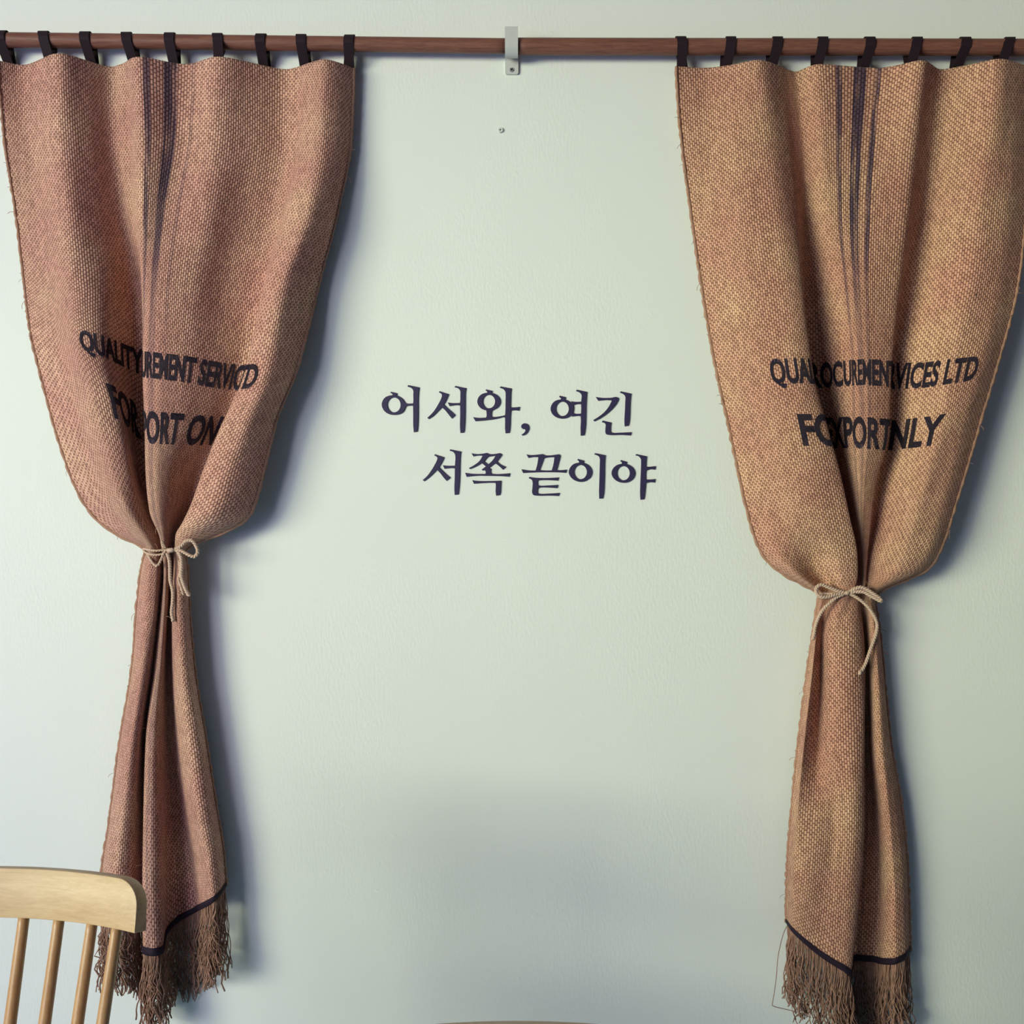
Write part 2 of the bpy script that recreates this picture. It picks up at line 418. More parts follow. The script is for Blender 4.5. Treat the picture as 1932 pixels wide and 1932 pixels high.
# ---- curtain beside the chair
dA = sub([58, 40, 92, 66, 38, 54, 86, 54, 88, 64, 38, 48, 70, 86, 72, 52], 28)
dB = sub([45, 42, 88, 66, 38, 55, 84, 58, 80, 60, 38, 48, 68, 84, 70, 45], 22)
L = [
 ([-6, 45, 108, 160, 208, 232, 262, 350, 410, 475, 537, 560, 585, 612, 642, 668], persp(lin(112, 124), dA, 34), dA),
 ([7, 52, 112, 165, 212, 240, 268, 345, 405, 475, 535, 556, 578, 606, 638, 663], persp(lin(246, 254), dB, 40), dB),
 ([29, 70, 125, 180, 228, 248, 268, 320, 385, 455, 512, 530, 545, 580, 612, 637], 400, sub([35, 45, 88, 62, 30, 40, 82, 70, 76, 52, 35, 42, 66, 86, 68, 40], 12)),
 ([43, 85, 135, 195, 248, 270, 268, 305, 365, 430, 480, 500, 502, 535, 570, 603], lin(515, 530), sub([32, 48, 88, 64, 18, 24, 74, 80, 72, 46, 32, 36, 64, 88, 66, 36], 6)),
 ([57, 105, 148, 197, 252, 292, 268, 298, 345, 405, 452, 474, 455, 495, 530, 562], [625, 634, 643, 658, 683, 692, 690, 694, 700, 712, 718, 720, 718, 714, 704, 690], [26, 50, 86, 74, 9, 18, 62, 80, 72, 44, 26, 28, 62, 86, 70, 44]),
 ([84, 130, 176, 223, 252, 296, 272, 296, 332, 380, 415, 440, 412, 455, 492, 522], [735, 742, 748, 760, 790, 806, 806, 808, 810, 812, 812, 814, 812, 808, 800, 790], [26, 54, 88, 76, 8, 16, 64, 82, 72, 42, 22, 26, 64, 88, 72, 44]),
 ([115, 160, 204, 241, 260, 298, 274, 293, 318, 350, 375, 402, 380, 425, 468, 503], [845, 850, 856, 866, 885, 892, 892, 892, 892, 892, 892, 892, 892, 888, 880, 868], [28, 56, 86, 76, 8, 14, 66, 82, 70, 40, 22, 26, 66, 88, 74, 46]),
 ([155, 198, 235, 265, 285, 302, 282, 298, 316, 334, 346, 368, 352, 400, 448, 483], [945, 950, 955, 960, 965, 968, 968, 968, 968, 968, 968, 968, 968, 964, 958, 945], [32, 60, 82, 60, 28, 32, 68, 82, 70, 42, 30, 34, 66, 88, 70, 42]),
 ([184, 222, 254, 278, 294, 305, 292, 303, 316, 328, 336, 352, 340, 385, 438, 472], [982, 984, 986, 988, 990, 992, 992, 992, 992, 992, 992, 992, 992, 990, 984, 974], [36, 62, 80, 60, 36, 38, 68, 80, 70, 46, 38, 38, 64, 86, 70, 46]),
 ([228, 250, 272, 288, 300, 306, 300, 307, 315, 323, 328, 336, 330, 355, 395, 428], [1014, 1014, 1012, 1010, 1010, 1010, 1010, 1010, 1010, 1010, 1010, 1010, 1010, 1010, 1008, 1004], [42, 60, 74, 60, 42, 42, 66, 76, 68, 50, 42, 42, 60, 74, 64, 46]),
 ([275, 279, 286, 294, 301, 304, 305, 311, 316, 320, 323, 327, 330, 337, 344, 349], 1036, [46, 60, 69, 64, 54, 52, 62, 69, 65, 58, 54, 54, 60, 66, 60, 46]),
 ([267, 273, 284, 297, 306, 309, 309, 313, 317, 320, 322, 326, 329, 338, 348, 354], 1066, [38, 54, 66, 62, 44, 42, 54, 62, 58, 48, 40, 40, 54, 64, 56, 38]),
 ([258, 266, 280, 294, 303, 301, 305, 310, 315, 318, 320, 323, 325, 337, 350, 358], 1140, [32, 52, 66, 60, 34, 34, 48, 58, 52, 38, 30, 32, 50, 64, 54, 32]),
 ([250, 258, 270, 282, 291, 288, 294, 302, 308, 312, 316, 322, 326, 342, 356, 366], 1250, [30, 52, 68, 58, 28, 28, 48, 60, 52, 34, 24, 26, 44, 64, 54, 30]),
 ([226, 234, 248, 262, 273, 277, 274, 288, 300, 310, 318, 330, 336, 358, 378, 389], 1400, [28, 50, 68, 56, 24, 24, 52, 66, 54, 32, 18, 20, 40, 64, 54, 28]),
 ([205, 214, 232, 252, 268, 275, 270, 286, 302, 311, 325, 345, 356, 378, 398, 411], lin(1555, 1540), [28, 50, 68, 54, 22, 22, 54, 70, 56, 30, 9, 10, 36, 66, 56, 28]),
 ([191, 200, 222, 248, 268, 277, 268, 286, 304, 312, 333, 358, 372, 394, 410, 421], [1655, 1656, 1658, 1660, 1662, 1664, 1680, 1684, 1680, 1660, 1645, 1635, 1630, 1622, 1614, 1602], [28, 50, 68, 52, 20, 20, 56, 74, 58, 28, 8, 9, 32, 66, 56, 30]),
 ([189, 199, 222, 248, 268, 278, 269, 288, 308, 313, 338, 368, 382, 402, 416, 427], [1738, 1741, 1745, 1749, 1753, 1757, 1797, 1804, 1798, 1765, 1738, 1722, 1714, 1702, 1688, 1671], [28, 50, 68, 52, 22, 22, 58, 76, 60, 30, 8, 9, 34, 66, 56, 32]),
]
clothL = Cloth(L, 10, 4, 16, 6.7, seed=3)

# ---- curtain with the thread loop
eA = sub([64, 58, 72, 90, 66, 48, 40, 72, 54, 88, 68, 48, 66, 92, 78, 58], 28)
eB = sub([50, 58, 76, 86, 66, 46, 40, 68, 62, 80, 56, 42, 62, 86, 74, 50], 22)
Rr = [
 ([1275, 1330, 1385, 1432, 1470, 1488, 1502, 1545, 1655, 1738, 1758, 1776, 1825, 1886, 1915, 1944], persp(lin(126, 124), eA, 34), eA),
 ([1284, 1335, 1392, 1445, 1482, 1500, 1514, 1552, 1645, 1722, 1745, 1764, 1815, 1876, 1908, 1940], persp(lin(250, 250), eB, 40), eB),
 ([1303, 1350, 1405, 1465, 1500, 1512, 1524, 1560, 1635, 1706, 1728, 1746, 1792, 1852, 1895, 1936], 400, sub([42, 56, 78, 86, 66, 40, 32, 66, 72, 74, 46, 34, 60, 86, 80, 58], 12)),
 ([1322, 1370, 1425, 1482, 1514, 1512, 1538, 1576, 1632, 1696, 1706, 1728, 1775, 1838, 1880, 1922], 530, sub([38, 56, 80, 88, 76, 42, 24, 58, 76, 70, 44, 32, 60, 86, 82, 60], 6)),
 ([1351, 1395, 1450, 1505, 1536, 1497, 1546, 1592, 1638, 1683, 1672, 1692, 1745, 1800, 1842, 1881], [700, 704, 706, 704, 706, 710, 713, 709, 706, 711, 714, 714, 712, 704, 698, 690], [30, 52, 78, 88, 76, 40, 9, 44, 74, 62, 38, 32, 60, 84, 82, 60]),
 ([1375, 1420, 1472, 1528, 1565, 1522, 1570, 1596, 1638, 1678, 1660, 1684, 1728, 1778, 1815, 1851], [806, 808, 810, 811, 812, 816, 817, 816, 818, 822, 824, 822, 817, 810, 800, 792], [30, 54, 80, 88, 76, 40, 8, 46, 74, 60, 36, 30, 60, 84, 82, 60]),
 ([1394, 1440, 1492, 1548, 1590, 1555, 1590, 1606, 1632, 1656, 1650, 1668, 1710, 1755, 1790, 1824], [898, 900, 902, 904, 905, 905, 905, 905, 905, 905, 905, 905, 903, 898, 892, 884], [32, 56, 80, 88, 76, 42, 20, 46, 66, 54, 32, 28, 62, 84, 82, 60]),
 ([1413, 1460, 1512, 1566, 1606, 1580, 1606, 1616, 1630, 1644, 1642, 1655, 1690, 1735, 1768, 1798], [980, 981, 982, 983, 984, 984, 984, 984, 984, 984, 984, 984, 982, 978, 974, 968], [36, 58, 78, 86, 76, 46, 28, 46, 60, 52, 36, 32, 62, 84, 80, 60]),
 ([1437, 1478, 1528, 1580, 1618, 1602, 1617, 1623, 1630, 1637, 1636, 1642, 1668, 1712, 1748, 1775], [1045, 1047, 1045, 1045, 1045, 1045, 1045, 1045, 1045, 1045, 1045, 1045, 1046, 1044, 1042, 1036], [38, 68, 60, 84, 74, 52, 38, 46, 56, 50, 40, 38, 60, 82, 78, 58]),
 ([1476, 1508, 1540, 1588, 1619, 1612, 1622, 1626, 1630, 1634, 1634, 1638, 1655, 1692, 1726, 1755], [1083, 1086, 1082, 1083, 1085, 1085, 1085, 1085, 1085, 1085, 1085, 1085, 1086, 1084, 1080, 1072], [42, 74, 44, 80, 72, 56, 46, 50, 56, 52, 46, 44, 58, 76, 66, 48]),
 ([1520, 1538, 1556, 1590, 1615, 1616, 1622, 1626, 1630, 1633, 1634, 1636, 1645, 1664, 1686, 1706], [1106, 1107, 1104, 1104, 1104, 1104, 1104, 1104, 1104, 1104, 1104, 1104, 1105, 1104, 1101, 1096], [46, 68, 46, 74, 70, 58, 52, 52, 56, 54, 50, 48, 58, 68, 60, 48]),
 ([1545, 1552, 1564, 1584, 1602, 1610, 1617, 1622, 1626, 1629, 1632, 1634, 1638, 1643, 1648, 1652], 1122, [44, 58, 58, 68, 70, 66, 60, 56, 52, 50, 50, 52, 58, 62, 56, 44]),
 ([1536, 1542, 1552, 1561, 1580, 1602, 1622, 1628, 1625, 1630, 1633, 1636, 1640, 1648, 1655, 1659], 1180, [34, 52, 40, 54, 68, 70, 60, 40, 28, 28, 30, 38, 48, 54, 48, 34]),
 ([1524, 1533, 1549, 1559, 1578, 1602, 1626, 1632, 1627, 1632, 1636, 1640, 1645, 1655, 1662, 1667], 1260, [32, 54, 22, 48, 68, 72, 62, 40, 24, 22, 24, 36, 48, 56, 48, 32]),
 ([1506, 1517, 1544, 1559, 1580, 1605, 1630, 1630, 1626, 1634, 1640, 1643, 1648, 1662, 1673, 1681], 1400, [30, 56, 32, 52, 68, 74, 64, 40, 22, 20, 22, 34, 48, 58, 50, 30]),
 ([1492, 1505, 1538, 1566, 1588, 1610, 1630, 1629, 1622, 1638, 1648, 1655, 1664, 1678, 1692, 1704], 1540, [30, 58, 60, 60, 70, 74, 64, 38, 14, 10, 10, 20, 42, 60, 52, 30]),
 ([1484, 1497, 1528, 1558, 1582, 1604, 1620, 1618, 1608, 1630, 1648, 1660, 1670, 1688, 1704, 1714], [1660, 1665, 1675, 1684, 1692, 1698, 1702, 1694, 1688, 1686, 1686, 1687, 1688, 1686, 1680, 1670], [30, 58, 70, 72, 76, 78, 68, 38, 12, 8, 8, 16, 40, 60, 52, 30]),
 ([1483, 1492, 1515, 1545, 1572, 1592, 1605, 1604, 1599, 1620, 1640, 1655, 1670, 1690, 1706, 1718], [1740, 1754, 1778, 1803, 1821, 1833, 1842, 1826, 1814, 1812, 1814, 1817, 1820, 1819, 1810, 1794], [30, 56, 70, 74, 78, 80, 72, 42, 14, 8, 8, 14, 38, 58, 52, 32]),
]
clothR = Cloth(Rr, 11, 4, 16, 7.7, seed=9)

def stripe_u(cl, px):      # material coordinate of the point that shows at px on the top edge
    top = cl.G[0]; t = D + top[:, 1]; x = 966 + top[:, 0] * F / t
    return float(np.interp(px, x, cl.U))

def text_mesh(body):
    c = bpy.data.curves.new('print_text', 'FONT'); c.body = body; c.size = 1; c.offset = 0.032; c.resolution_u = 4
    c.space_character = 1.0; c.fill_mode = 'FRONT'
    o = bpy.data.objects.new('print_text', c); COL.objects.link(o)
    dg = bpy.context.evaluated_depsgraph_get(); dg.update()
    me = bpy.data.meshes.new_from_object(o.evaluated_get(dg)); bpy.data.objects.remove(o); bpy.data.curves.remove(c)
    return me

def print_line(cl, body, u0, u1, vmid, cap, mat, parent, name='stencil_lettering'):
    me = text_mesh(body); bm = bmesh.new(); bm.from_mesh(me); bpy.data.meshes.remove(me)
    xs = [v.co.x for v in bm.verts]; ys = [v.co.y for v in bm.verts]
    x0, x1, y0, y1 = min(xs), max(xs), min(ys), max(ys)
    for v in bm.verts:
        v.co = Vector((u0 + (v.co.x - x0) / (x1 - x0) * (u1 - u0), vmid + cap * (0.5 - (v.co.y - y0) / (y1 - y0)), 0))
    bmesh.ops.triangulate(bm, faces=bm.faces[:])
    st = 0.0035; k = u0 + st
    while k < u1:
        bmesh.ops.bisect_plane(bm, geom=bm.verts[:] + bm.edges[:] + bm.faces[:], plane_co=(k, 0, 0), plane_no=(1, 0, 0)); k += st
    k = vmid - cap / 2 + 0.008
    while k < vmid + cap / 2:
        bmesh.ops.bisect_plane(bm, geom=bm.verts[:] + bm.edges[:] + bm.faces[:], plane_co=(0, k, 0), plane_no=(0, 1, 0)); k += 0.008
    bmesh.ops.triangulate(bm, faces=bm.faces[:])
    uvl = bm.loops.layers.uv.new('UVMap')
    for f in bm.faces:
        for l in f.loops: l[uvl].uv = l.vert.co.xy
    for v in bm.verts: v.co = cl.at(v.co.x, v.co.y, 0.0011)
    return obj(name, bm_mesh(name, bm), mat, parent)

def hem_tape(cl, parent, wpx, name='hem_tape'):
    nc = cl.G.shape[1]; h = wpx * S; V = []; Fc = []
    vm = cl.V[-1]
    for c in range(nc):
        for k, v in enumerate((vm - h, vm - h * 0.5, vm)):
            V.append(cl.grid(c, v, 0.0024 if k == 1 else 0.0016))
        V.append(cl.grid(c, vm, -0.004) + Vector((0, 0, -0.001)))
    for c in range(nc - 1):
        for k in range(3): Fc.append((c * 4 + k, c * 4 + k + 1, c * 4 + 5 + k, c * 4 + 4 + k))
    o = obj(name, mesh(name, V, Fc), M['tape'], parent); o['label'] = 'narrow dark woven hem tape'
    return o

def fringe(cl, parent, n, lenf, seed):
    g = random.Random(seed); V = []; Fc = []; nc = cl.G.shape[1]
    for k in range(n):
        c = (k + g.random()) / n * (nc - 1)
        p = cl.grid(c, cl.V[-1], -0.001 - g.random() * 0.004)
        Ls = lenf(c / (nc - 1)) * S * g.uniform(0.78, 1.08); m = 13
        a1, a2 = g.uniform(0, 6.28), g.uniform(0, 6.28); fr = g.uniform(2.0, 4.5)
        am = g.uniform(0.0012, 0.0055); dx = g.gauss(0, 0.05); dy = g.gauss(0, 0.03)
        pts = []
        for i in range(m + 1):
            t = i / m; w = min(1, t * 3)
            q = p + Vector((dx * Ls * t + am * w * math.sin(a1 + fr * 6.28 * t) + 0.006 * t * t * math.sin(a2),
                            dy * Ls * t + am * w * math.cos(a1 + fr * 5.1 * t), -Ls * t))
            if g.random() < 0.04: am *= 1.4
            q.y = min(q.y, -0.004); pts.append(q)
        r0 = g.uniform(0.0008, 0.0014)
        rad = [r0 * (1.0 if i < m - 1 else 1.25) for i in range(m + 1)]
        v, f = tube_data(pts, rad, 4, True, False, len(V)); V += v; Fc += f
    o = obj('fringe', mesh('fringe', V, Fc), M['fringe'], parent); o['kind'] = 'stuff'; o['label'] = 'frayed jute thread fringe'
    return o

def selvedge(cl, parent, col, seed):
    g = random.Random(seed); nr = len(cl.V)
    pts = []; rad = []
    for r in range(0, nr):
        p = Vector(cl.G[r, col]); pts.append(p + Vector((g.gauss(0, 0.0004), g.gauss(0, 0.0003), 0)))
        rad.append(0.0018 + 0.0016 * abs(math.sin(r * 0.75)) + g.uniform(0, 0.0010))
    return tube('selvedge', pts, rad, M['selvedge'], parent, 7)

def fibres(cl, parent, n, seed):
    g = random.Random(seed); V = []; Fc = []; nr, nc = cl.G.shape[:2]
    for k in range(n):
        edge = g.random() < 0.55
        c = (g.choice((0, nc - 1))) if edge else g.uniform(2, nc - 3)
        r = g.uniform(3, nr - 4); v = float(np.interp(r, np.arange(nr), cl.V))
        p = cl.grid(c, v, 0.001); nrm = (cl.grid(c, v, 0.011) - p).normalized()
        a = g.uniform(0, 6.28); t = Vector((math.cos(a), -0.15, math.sin(a))); Ls = g.uniform(0.004, 0.013)
        pts = [p + nrm * (0.35 * Ls * math.sin(q * 2.6)) + t * (Ls * q) + Vector((0, 0, -Ls * 0.5 * q * q)) for q in (0, 0.25, 0.5, 0.75, 1)]
        for q in pts: q.y = min(q.y, -0.003)
        vv, ff = tube_data(pts, g.uniform(0.0003, 0.0006), 3, True, False, len(V)); V += vv; Fc += ff
    o = obj('stray_fibres', mesh('stray_fibres', V, Fc), M['selvedge'], parent); o['kind'] = 'stuff'
    return o

def hanging_loop(cl, parent, pt, pb, rpy, rr, wpx=18):
    """ribbon sewn behind the top edge and passed round the rod"""
    top = cl.G[0]; t = D + top[:, 1]; x = 966 + top[:, 0] * F / t
    k = int(np.argmin(abs(x - pb))); cp = Vector(top[k]); near = abs(x - pb) < wpx * 0.75; dc = float((-top[near, 1] / S).min()) - 3.0; zt = float(top[near, 2].min())
    zr = P(pt, rpy, ROD_D).z; xr = P(pt, rpy, ROD_D).x; R1 = rr + 1.6
    cpath = [(dc - 2.0, zt - 9 * S, 1.0), (dc - 2.0, zt + 1 * S, 1.0)]
    af = -0.25
    for q in range(13):
        a = af + (math.pi - 2 * af) * q / 12
        cpath.append((ROD_D + math.cos(a) * R1, zr + math.sin(a) * R1 * S, max(0.0, 0.45 - 0.45 * math.sin(a)) if a > 0 else 0.45))
    cpath += [(dc - 4.2, zt + 1 * S, 1.0), (dc - 4.2, zt - 9 * S, 1.0)]
    V = []; Fc = []; w = wpx / 2 * S; th = 1.5
    for i, (d, z, fx) in enumerate(cpath):
        d0, z0 = cpath[max(0, i - 1)][:2]; d1, z1 = cpath[min(len(cpath) - 1, i + 1)][:2]
        tx, tz = (d1 - d0) * S, z1 - z0; Ln = math.hypot(tx, tz) + 1e-9
        nx, nz = tz / Ln, -tx / Ln
        back = 1 if i > len(cpath) / 2 else 0
        xx = xr + (cp.x - xr) * fx + back * (0.004 if pb > pt else -0.004) * fx
        for sx in (-w, w):
            for kk in (0, th):
                V.append(Vector((xx + sx, -(d * S + nx * kk * S), z + nz * kk * S)))
    for i in range(len(cpath) - 1):
        a = i * 4; b = a + 4
        for q, ww in ((0, 1), (1, 3), (3, 2), (2, 0)): Fc.append((a + q, a + ww, b + ww, b + q))
    Fc += [(0, 2, 3, 1), tuple(len(V) - 4 + k for k in (0, 1, 3, 2))]
    me = mesh('hanging_loop', V, Fc)
    bm = bmesh.new(); bm.from_mesh(me); bmesh.ops.recalc_face_normals(bm, faces=bm.faces); bm.to_mesh(me); bm.free()
    return obj('hanging_loop', me, M['ribbon'], parent, False)

def curtain(cl, mat, ink, label, loops, rod_py, rr, text_u, seed, lenf, tape):
    root = empty('burlap_curtain'); tag(root, label, 'curtain', 'tied burlap curtains')
    sheet = obj('burlap_sheet', cl.mesh('burlap_sheet'), mat, root)
    md = sheet.modifiers.new('thickness', 'SOLIDIFY'); md.thickness = 0.0016; md.offset = -1
    (a0, a1), (b0, b1) = text_u
    o = print_line(cl, 'QUALITY PROCUREMENT SERVICES LTD', a0, a1, cl.rowv[4], 56 * S, ink, root)
    o['label'] = 'dark stencilled words QUALITY PROCUREMENT SERVICES LTD'
    o = print_line(cl, 'FOR EXPORT ONLY', b0, b1, cl.rowv[5], 60 * S, ink, root)
    o['label'] = 'dark stencilled words FOR EXPORT ONLY'
    hem_tape(cl, root, tape); fringe(cl, root, 420, lenf, seed)
    selvedge(cl, root, 0, seed); selvedge(cl, root, -1, seed + 1); fibres(cl, root, 170, seed + 2)
    for pt, pb in loops:
        hanging_loop(cl, root, pt, pb, rod_py(pt), rr)
    return root

def u_at(cl, row, px, k0, k1):
    """material u where the sheet shows at px on a control row, searched between fold lines k0 and k1"""
    r = int(np.argmin(abs(cl.V - cl.rowv[row]))); pl_ = (cl.G.shape[1] - 1) // (cl.K - 1)
    seg = cl.G[r, k0 * pl_:k1 * pl_ + 1]; x = 966 + seg[:, 0] * F / (D + seg[:, 1])
    return float(cl.U[k0 * pl_ + int(np.argmin(abs(x - px)))])

stL = [(stripe_u(clothL, 274), 0.0050, 0.75), (stripe_u(clothL, 322), 0.0100, 0.85), (stripe_u(clothL, 366), 0.0045, 0.35)]
stR = [(stripe_u(clothR, 1583), 0.0045, 0.8), (stripe_u(clothR, 1623), 0.0090, 0.9), (stripe_u(clothR, 1658), 0.0042, 0.85)]
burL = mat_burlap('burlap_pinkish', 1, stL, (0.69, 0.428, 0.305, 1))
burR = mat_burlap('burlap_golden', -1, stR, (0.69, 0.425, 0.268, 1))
inkL, inkR = mat_ink(1), mat_ink(-1)

tuL = ((u_at(clothL, 4, 150, 1, 3), u_at(clothL, 4, 484, 12, 14)), (u_at(clothL, 5, 208, 2, 4), u_at(clothL, 5, 415, 11, 12)))
tuR = ((u_at(clothR, 4, 1455, 1, 4), u_at(clothR, 4, 1843, 12, 15)), (u_at(clothR, 5, 1508, 2, 4), u_at(clothR, 5, 1778, 12, 15)))
curL = curtain(clothL, burL, inkL, 'burlap sack curtain with pinkish tinge, tied with frayed twine, hanging behind the spindle-back chair',
    [(6, 10), (84, 88), (163, 168), (240, 244), (322, 324), (411, 409), (494, 497), (569, 573), (661, 657)],
    lambda x: 75.3 + (87.0 - 75.3) * x / 963, 13.4, tuL, 11,
    lambda s: 125 if s < 0.35 else (140 if s < 0.66 else 150), 11)
curR = curtain(clothR, burR, inkR, 'golden burlap sack curtain with three dark blue stripes, tied with a pale twine bow',
    [(1283, 1286), (1378, 1375), (1466, 1462), (1551, 1547), (1639, 1633), (1729, 1724), (1819, 1811), (1904, 1899)],
    lambda x: 87.6 + (x - 964) * 2.4 / 1146, 15.1, tuR, 23,
    lambda s: 140 if s < 0.4 else 135, 12)
# thin loose thread loop at the fringe corner
pts = cr([P(*q) for q in [(1486, 1745, 30), (1477, 1765, 36), (1468, 1805, 40), (1464, 1850, 44), (1458, 1890, 46), (1457, 1896, 46), (1464, 1900, 46), (1490, 1906, 44), (1512, 1912, 40), (1530, 1920, 38)]], 8)
o = tube('loose_thread', pts, 0.0008, M['fringe'], curR, 5); o['label'] = 'thin dark loose thread hanging in a loop'

# ------------------------------------------------------------------ twine ties
def twine(name, pts, parent, r=1.15, twist=0.011, closed=False, n=14):
    pts = cr([P(*p) for p in pts], n, closed); r *= 1.35
    V = []; Fc = []; L_ = 0
    for ph in (0, math.pi):
        q = []; L_ = 0
        for i, p in enumerate(pts):
            if i: L_ += (p - pts[i - 1]).length
            a = pts[max(0, i - 1)]; b = pts[min(len(pts) - 1, i + 1)]
            t = (b - a).normalized(); s = t.cross(Vector((0.1, -1, 0.15))).normalized(); w = s.cross(t)
            an = ph + L_ / twist * 2 * math.pi
            q.append(p + (s * math.cos(an) + w * math.sin(an)) * (r * 0.75 * S))
        v, f = tube_data(q, r * S, 6, True, closed, len(V)); V += v; Fc += f
    return obj(name, mesh(name, V, Fc), M['twine'], parent)

def ball(name, c, r, mat, parent, sq=(1, 1, 1)):
    bm = bmesh.new(); bmesh.ops.create_icosphere(bm, subdivisions=3, radius=1)
    for v in bm.verts:
        k = 1 + 0.16 * math.sin(v.co.x * 9 + v.co.z * 7)
        v.co = Vector((v.co.x * r * sq[0] * k, v.co.y * r * sq[1] * k, v.co.z * r * sq[2] * k)) + c
    return obj(name, bm_mesh(name, bm), mat, parent)

tl = empty('twine_tie'); tag(tl, 'frayed jute twine with one small loop tied round the curtain behind the chair', 'twine tie', 'curtain ties')
twine('band', [(271, 1036, 60), (278, 1037, 70), (292, 1039, 76), (306, 1038, 76), (318, 1037, 76), (332, 1035, 74), (344, 1033, 66), (350, 1032, 54), (346, 1034, 40), (320, 1037, 34), (290, 1038, 36), (273, 1037, 46)], tl, 1.1, closed=True, n=8)
twine('band', [(272, 1041, 58), (280, 1045, 70), (294, 1047, 75), (308, 1045, 76), (322, 1041, 76), (340, 1037, 70), (350, 1035, 52), (340, 1038, 38), (300, 1042, 34), (275, 1042, 44)], tl, 1.0, closed=True, n=8)
twine('bow_loop', [(330, 1037, 79), (342, 1030, 82), (351, 1021, 84), (362, 1020, 86), (370, 1030, 86), (373, 1042, 85), (367, 1050, 84), (356, 1047, 84), (344, 1040, 82), (334, 1037, 80)], tl, 1.5)
twine('bow_loop', [(312, 1034, 79), (306, 1022, 80), (306, 1026, 80), (309, 1034, 80)], tl, 1.0)
twine('bow_loop', [(277, 1042, 66), (284, 1056, 74), (292, 1066, 77), (298, 1066, 78), (304, 1056, 79), (310, 1042, 79), (318, 1036, 79)], tl, 1.1)
twine('tail', [(334, 1038, 80), (341, 1050, 80), (343, 1070, 80), (342, 1085, 80), (346, 1100, 79), (352, 1115, 76), (357, 1124, 74)], tl, 1.7)
twine('tail', [(316, 1044, 79), (320, 1060, 76), (321, 1085, 72), (322, 1098, 70), (326, 1115, 70), (326, 1135, 70), (324, 1155, 70), (327, 1172, 70)], tl, 1.6)
twine('tail', [(338, 1058, 79), (340, 1078, 79), (337, 1092, 78), (341, 1105, 76), (346, 1122, 74)], tl, 1.2)
ball('knot', P(323, 1038, 79), 6.0 * S, M['twine'], tl, (1.25, 0.8, 0.7))

tr = empty('twine_tie'); tag(tr, 'pale twine bow with two long curved tails tied round the golden curtain', 'twine tie', 'curtain ties')
twine('band', [(1541, 1120, 56), (1550, 1120, 68), (1570, 1120, 76), (1597, 1119, 78), (1625, 1118, 76), (1642, 1117, 70), (1654, 1117, 54), (1640, 1119, 40), (1600, 1121, 34), (1555, 1121, 40)], tr, 1.2, closed=True, n=8)
twine('bow_loop', [(1597, 1118, 80), (1580, 1114, 83), (1562, 1107, 85), (1550, 1103, 86), (1541, 1108, 86), (1540, 1118, 86), (1548, 1125, 86), (1560, 1126, 85), (1575, 1122, 83), (1594, 1119, 80)], tr, 1.6)
twine('bow_loop', [(1600, 1118, 80), (1612, 1111, 83), (1624, 1108, 85), (1636, 1112, 86), (1648, 1120, 86), (1660, 1129, 86), (1662, 1134, 86), (1652, 1129, 86), (1640, 1122, 85), (1628, 1116, 84), (1615, 1116, 82), (1600, 1118, 80)], tr, 1.6)
twine('tail', [(1592, 1121, 80), (1578, 1127, 80), (1564, 1139, 79), (1553, 1150, 76), (1545, 1164, 70), (1539, 1180, 62), (1536, 1196, 56), (1533, 1207, 54)], tr, 1.5)
twine('tail', [(1604, 1120, 80), (1618, 1128, 80), (1632, 1139, 79), (1642, 1150, 77), (1650, 1163, 73), (1655, 1178, 68), (1653, 1194, 64), (1648, 1210, 64), (1642, 1226, 66), (1636, 1244, 68), (1630, 1258, 70), (1622, 1270, 74)], tr, 1.5)
ball('knot', P(1598, 1118.5, 81), 4.6 * S, M['twine'], tr, (1.2, 0.9, 0.9))
ball('tail_end', P(1622.5, 1269, 75), 4.2 * S, M['twine'], tr, (0.8, 0.7, 1.0))

# ------------------------------------------------------------------ wall lettering
def ell(cx, cy, rx, ry, n=16): return [(cx + rx * math.cos(2 * math.pi * k / n), cy + ry * math.sin(2 * math.pi * k / n), 1) for k in range(n)]
LETTER_T = 5.0     # mm thick, in wall px below
def glyph(name, org, contours, parent, c0, k=16.1):
    cu = bpy.data.curves.new(name, 'CURVE'); cu.dimensions = '2D'; cu.fill_mode = 'BOTH'; cu.resolution_u = 5
    dpx = 2.6
    cu.extrude = dpx / 2 * S - 0.0005; cu.bevel_depth = 0.0005; cu.bevel_resolution = 1; cu.offset = -0.0005
    for pts in contours:
        sp = cu.splines.new('BEZIER'); sp.bezier_points.add(len(pts) - 1); sp.use_cyclic_u = True
        for bp, p in zip(sp.bezier_points, pts):
            w = P(org[0] + p[0] / k, org[1] + p[1] / k, dpx)
            bp.co = (w.x - c0.x, w.z - c0.z, 0)
            ht = 'AUTO' if len(p) > 2 else 'VECTOR'
            bp.handle_left_type = ht; bp.handle_right_type = ht
    o = bpy.data.objects.new(name, cu); COL.objects.link(o)
    dg = bpy.context.evaluated_depsgraph_get(); dg.update()
    me = bpy.data.meshes.new_from_object(o.evaluated_get(dg)); bpy.data.objects.remove(o); bpy.data.curves.remove(cu)
    me.transform(Matrix.Rotation(math.pi / 2, 4, 'X')); me.transform(Matrix.Translation((0, -dpx / 2 * S - 0.0002, 0)))
    me.name = name; me.materials.clear()
    return obj(name, me, M['letter'], parent, False)

def syllable(label, org, parts):
    c0 = P(org[0] + 60, org[1] + 60, 0)
    if len(parts) == 1:
        o = glyph('wall_letter', org, parts[0][1], None, c0); o.location = c0
    else:
        o = empty('wall_letter', c0)
        for nm, cs in parts: glyph(nm, org, cs, o, c0)
    return tag(o, label, 'wall letter', 'dark Korean lettering on the wall')

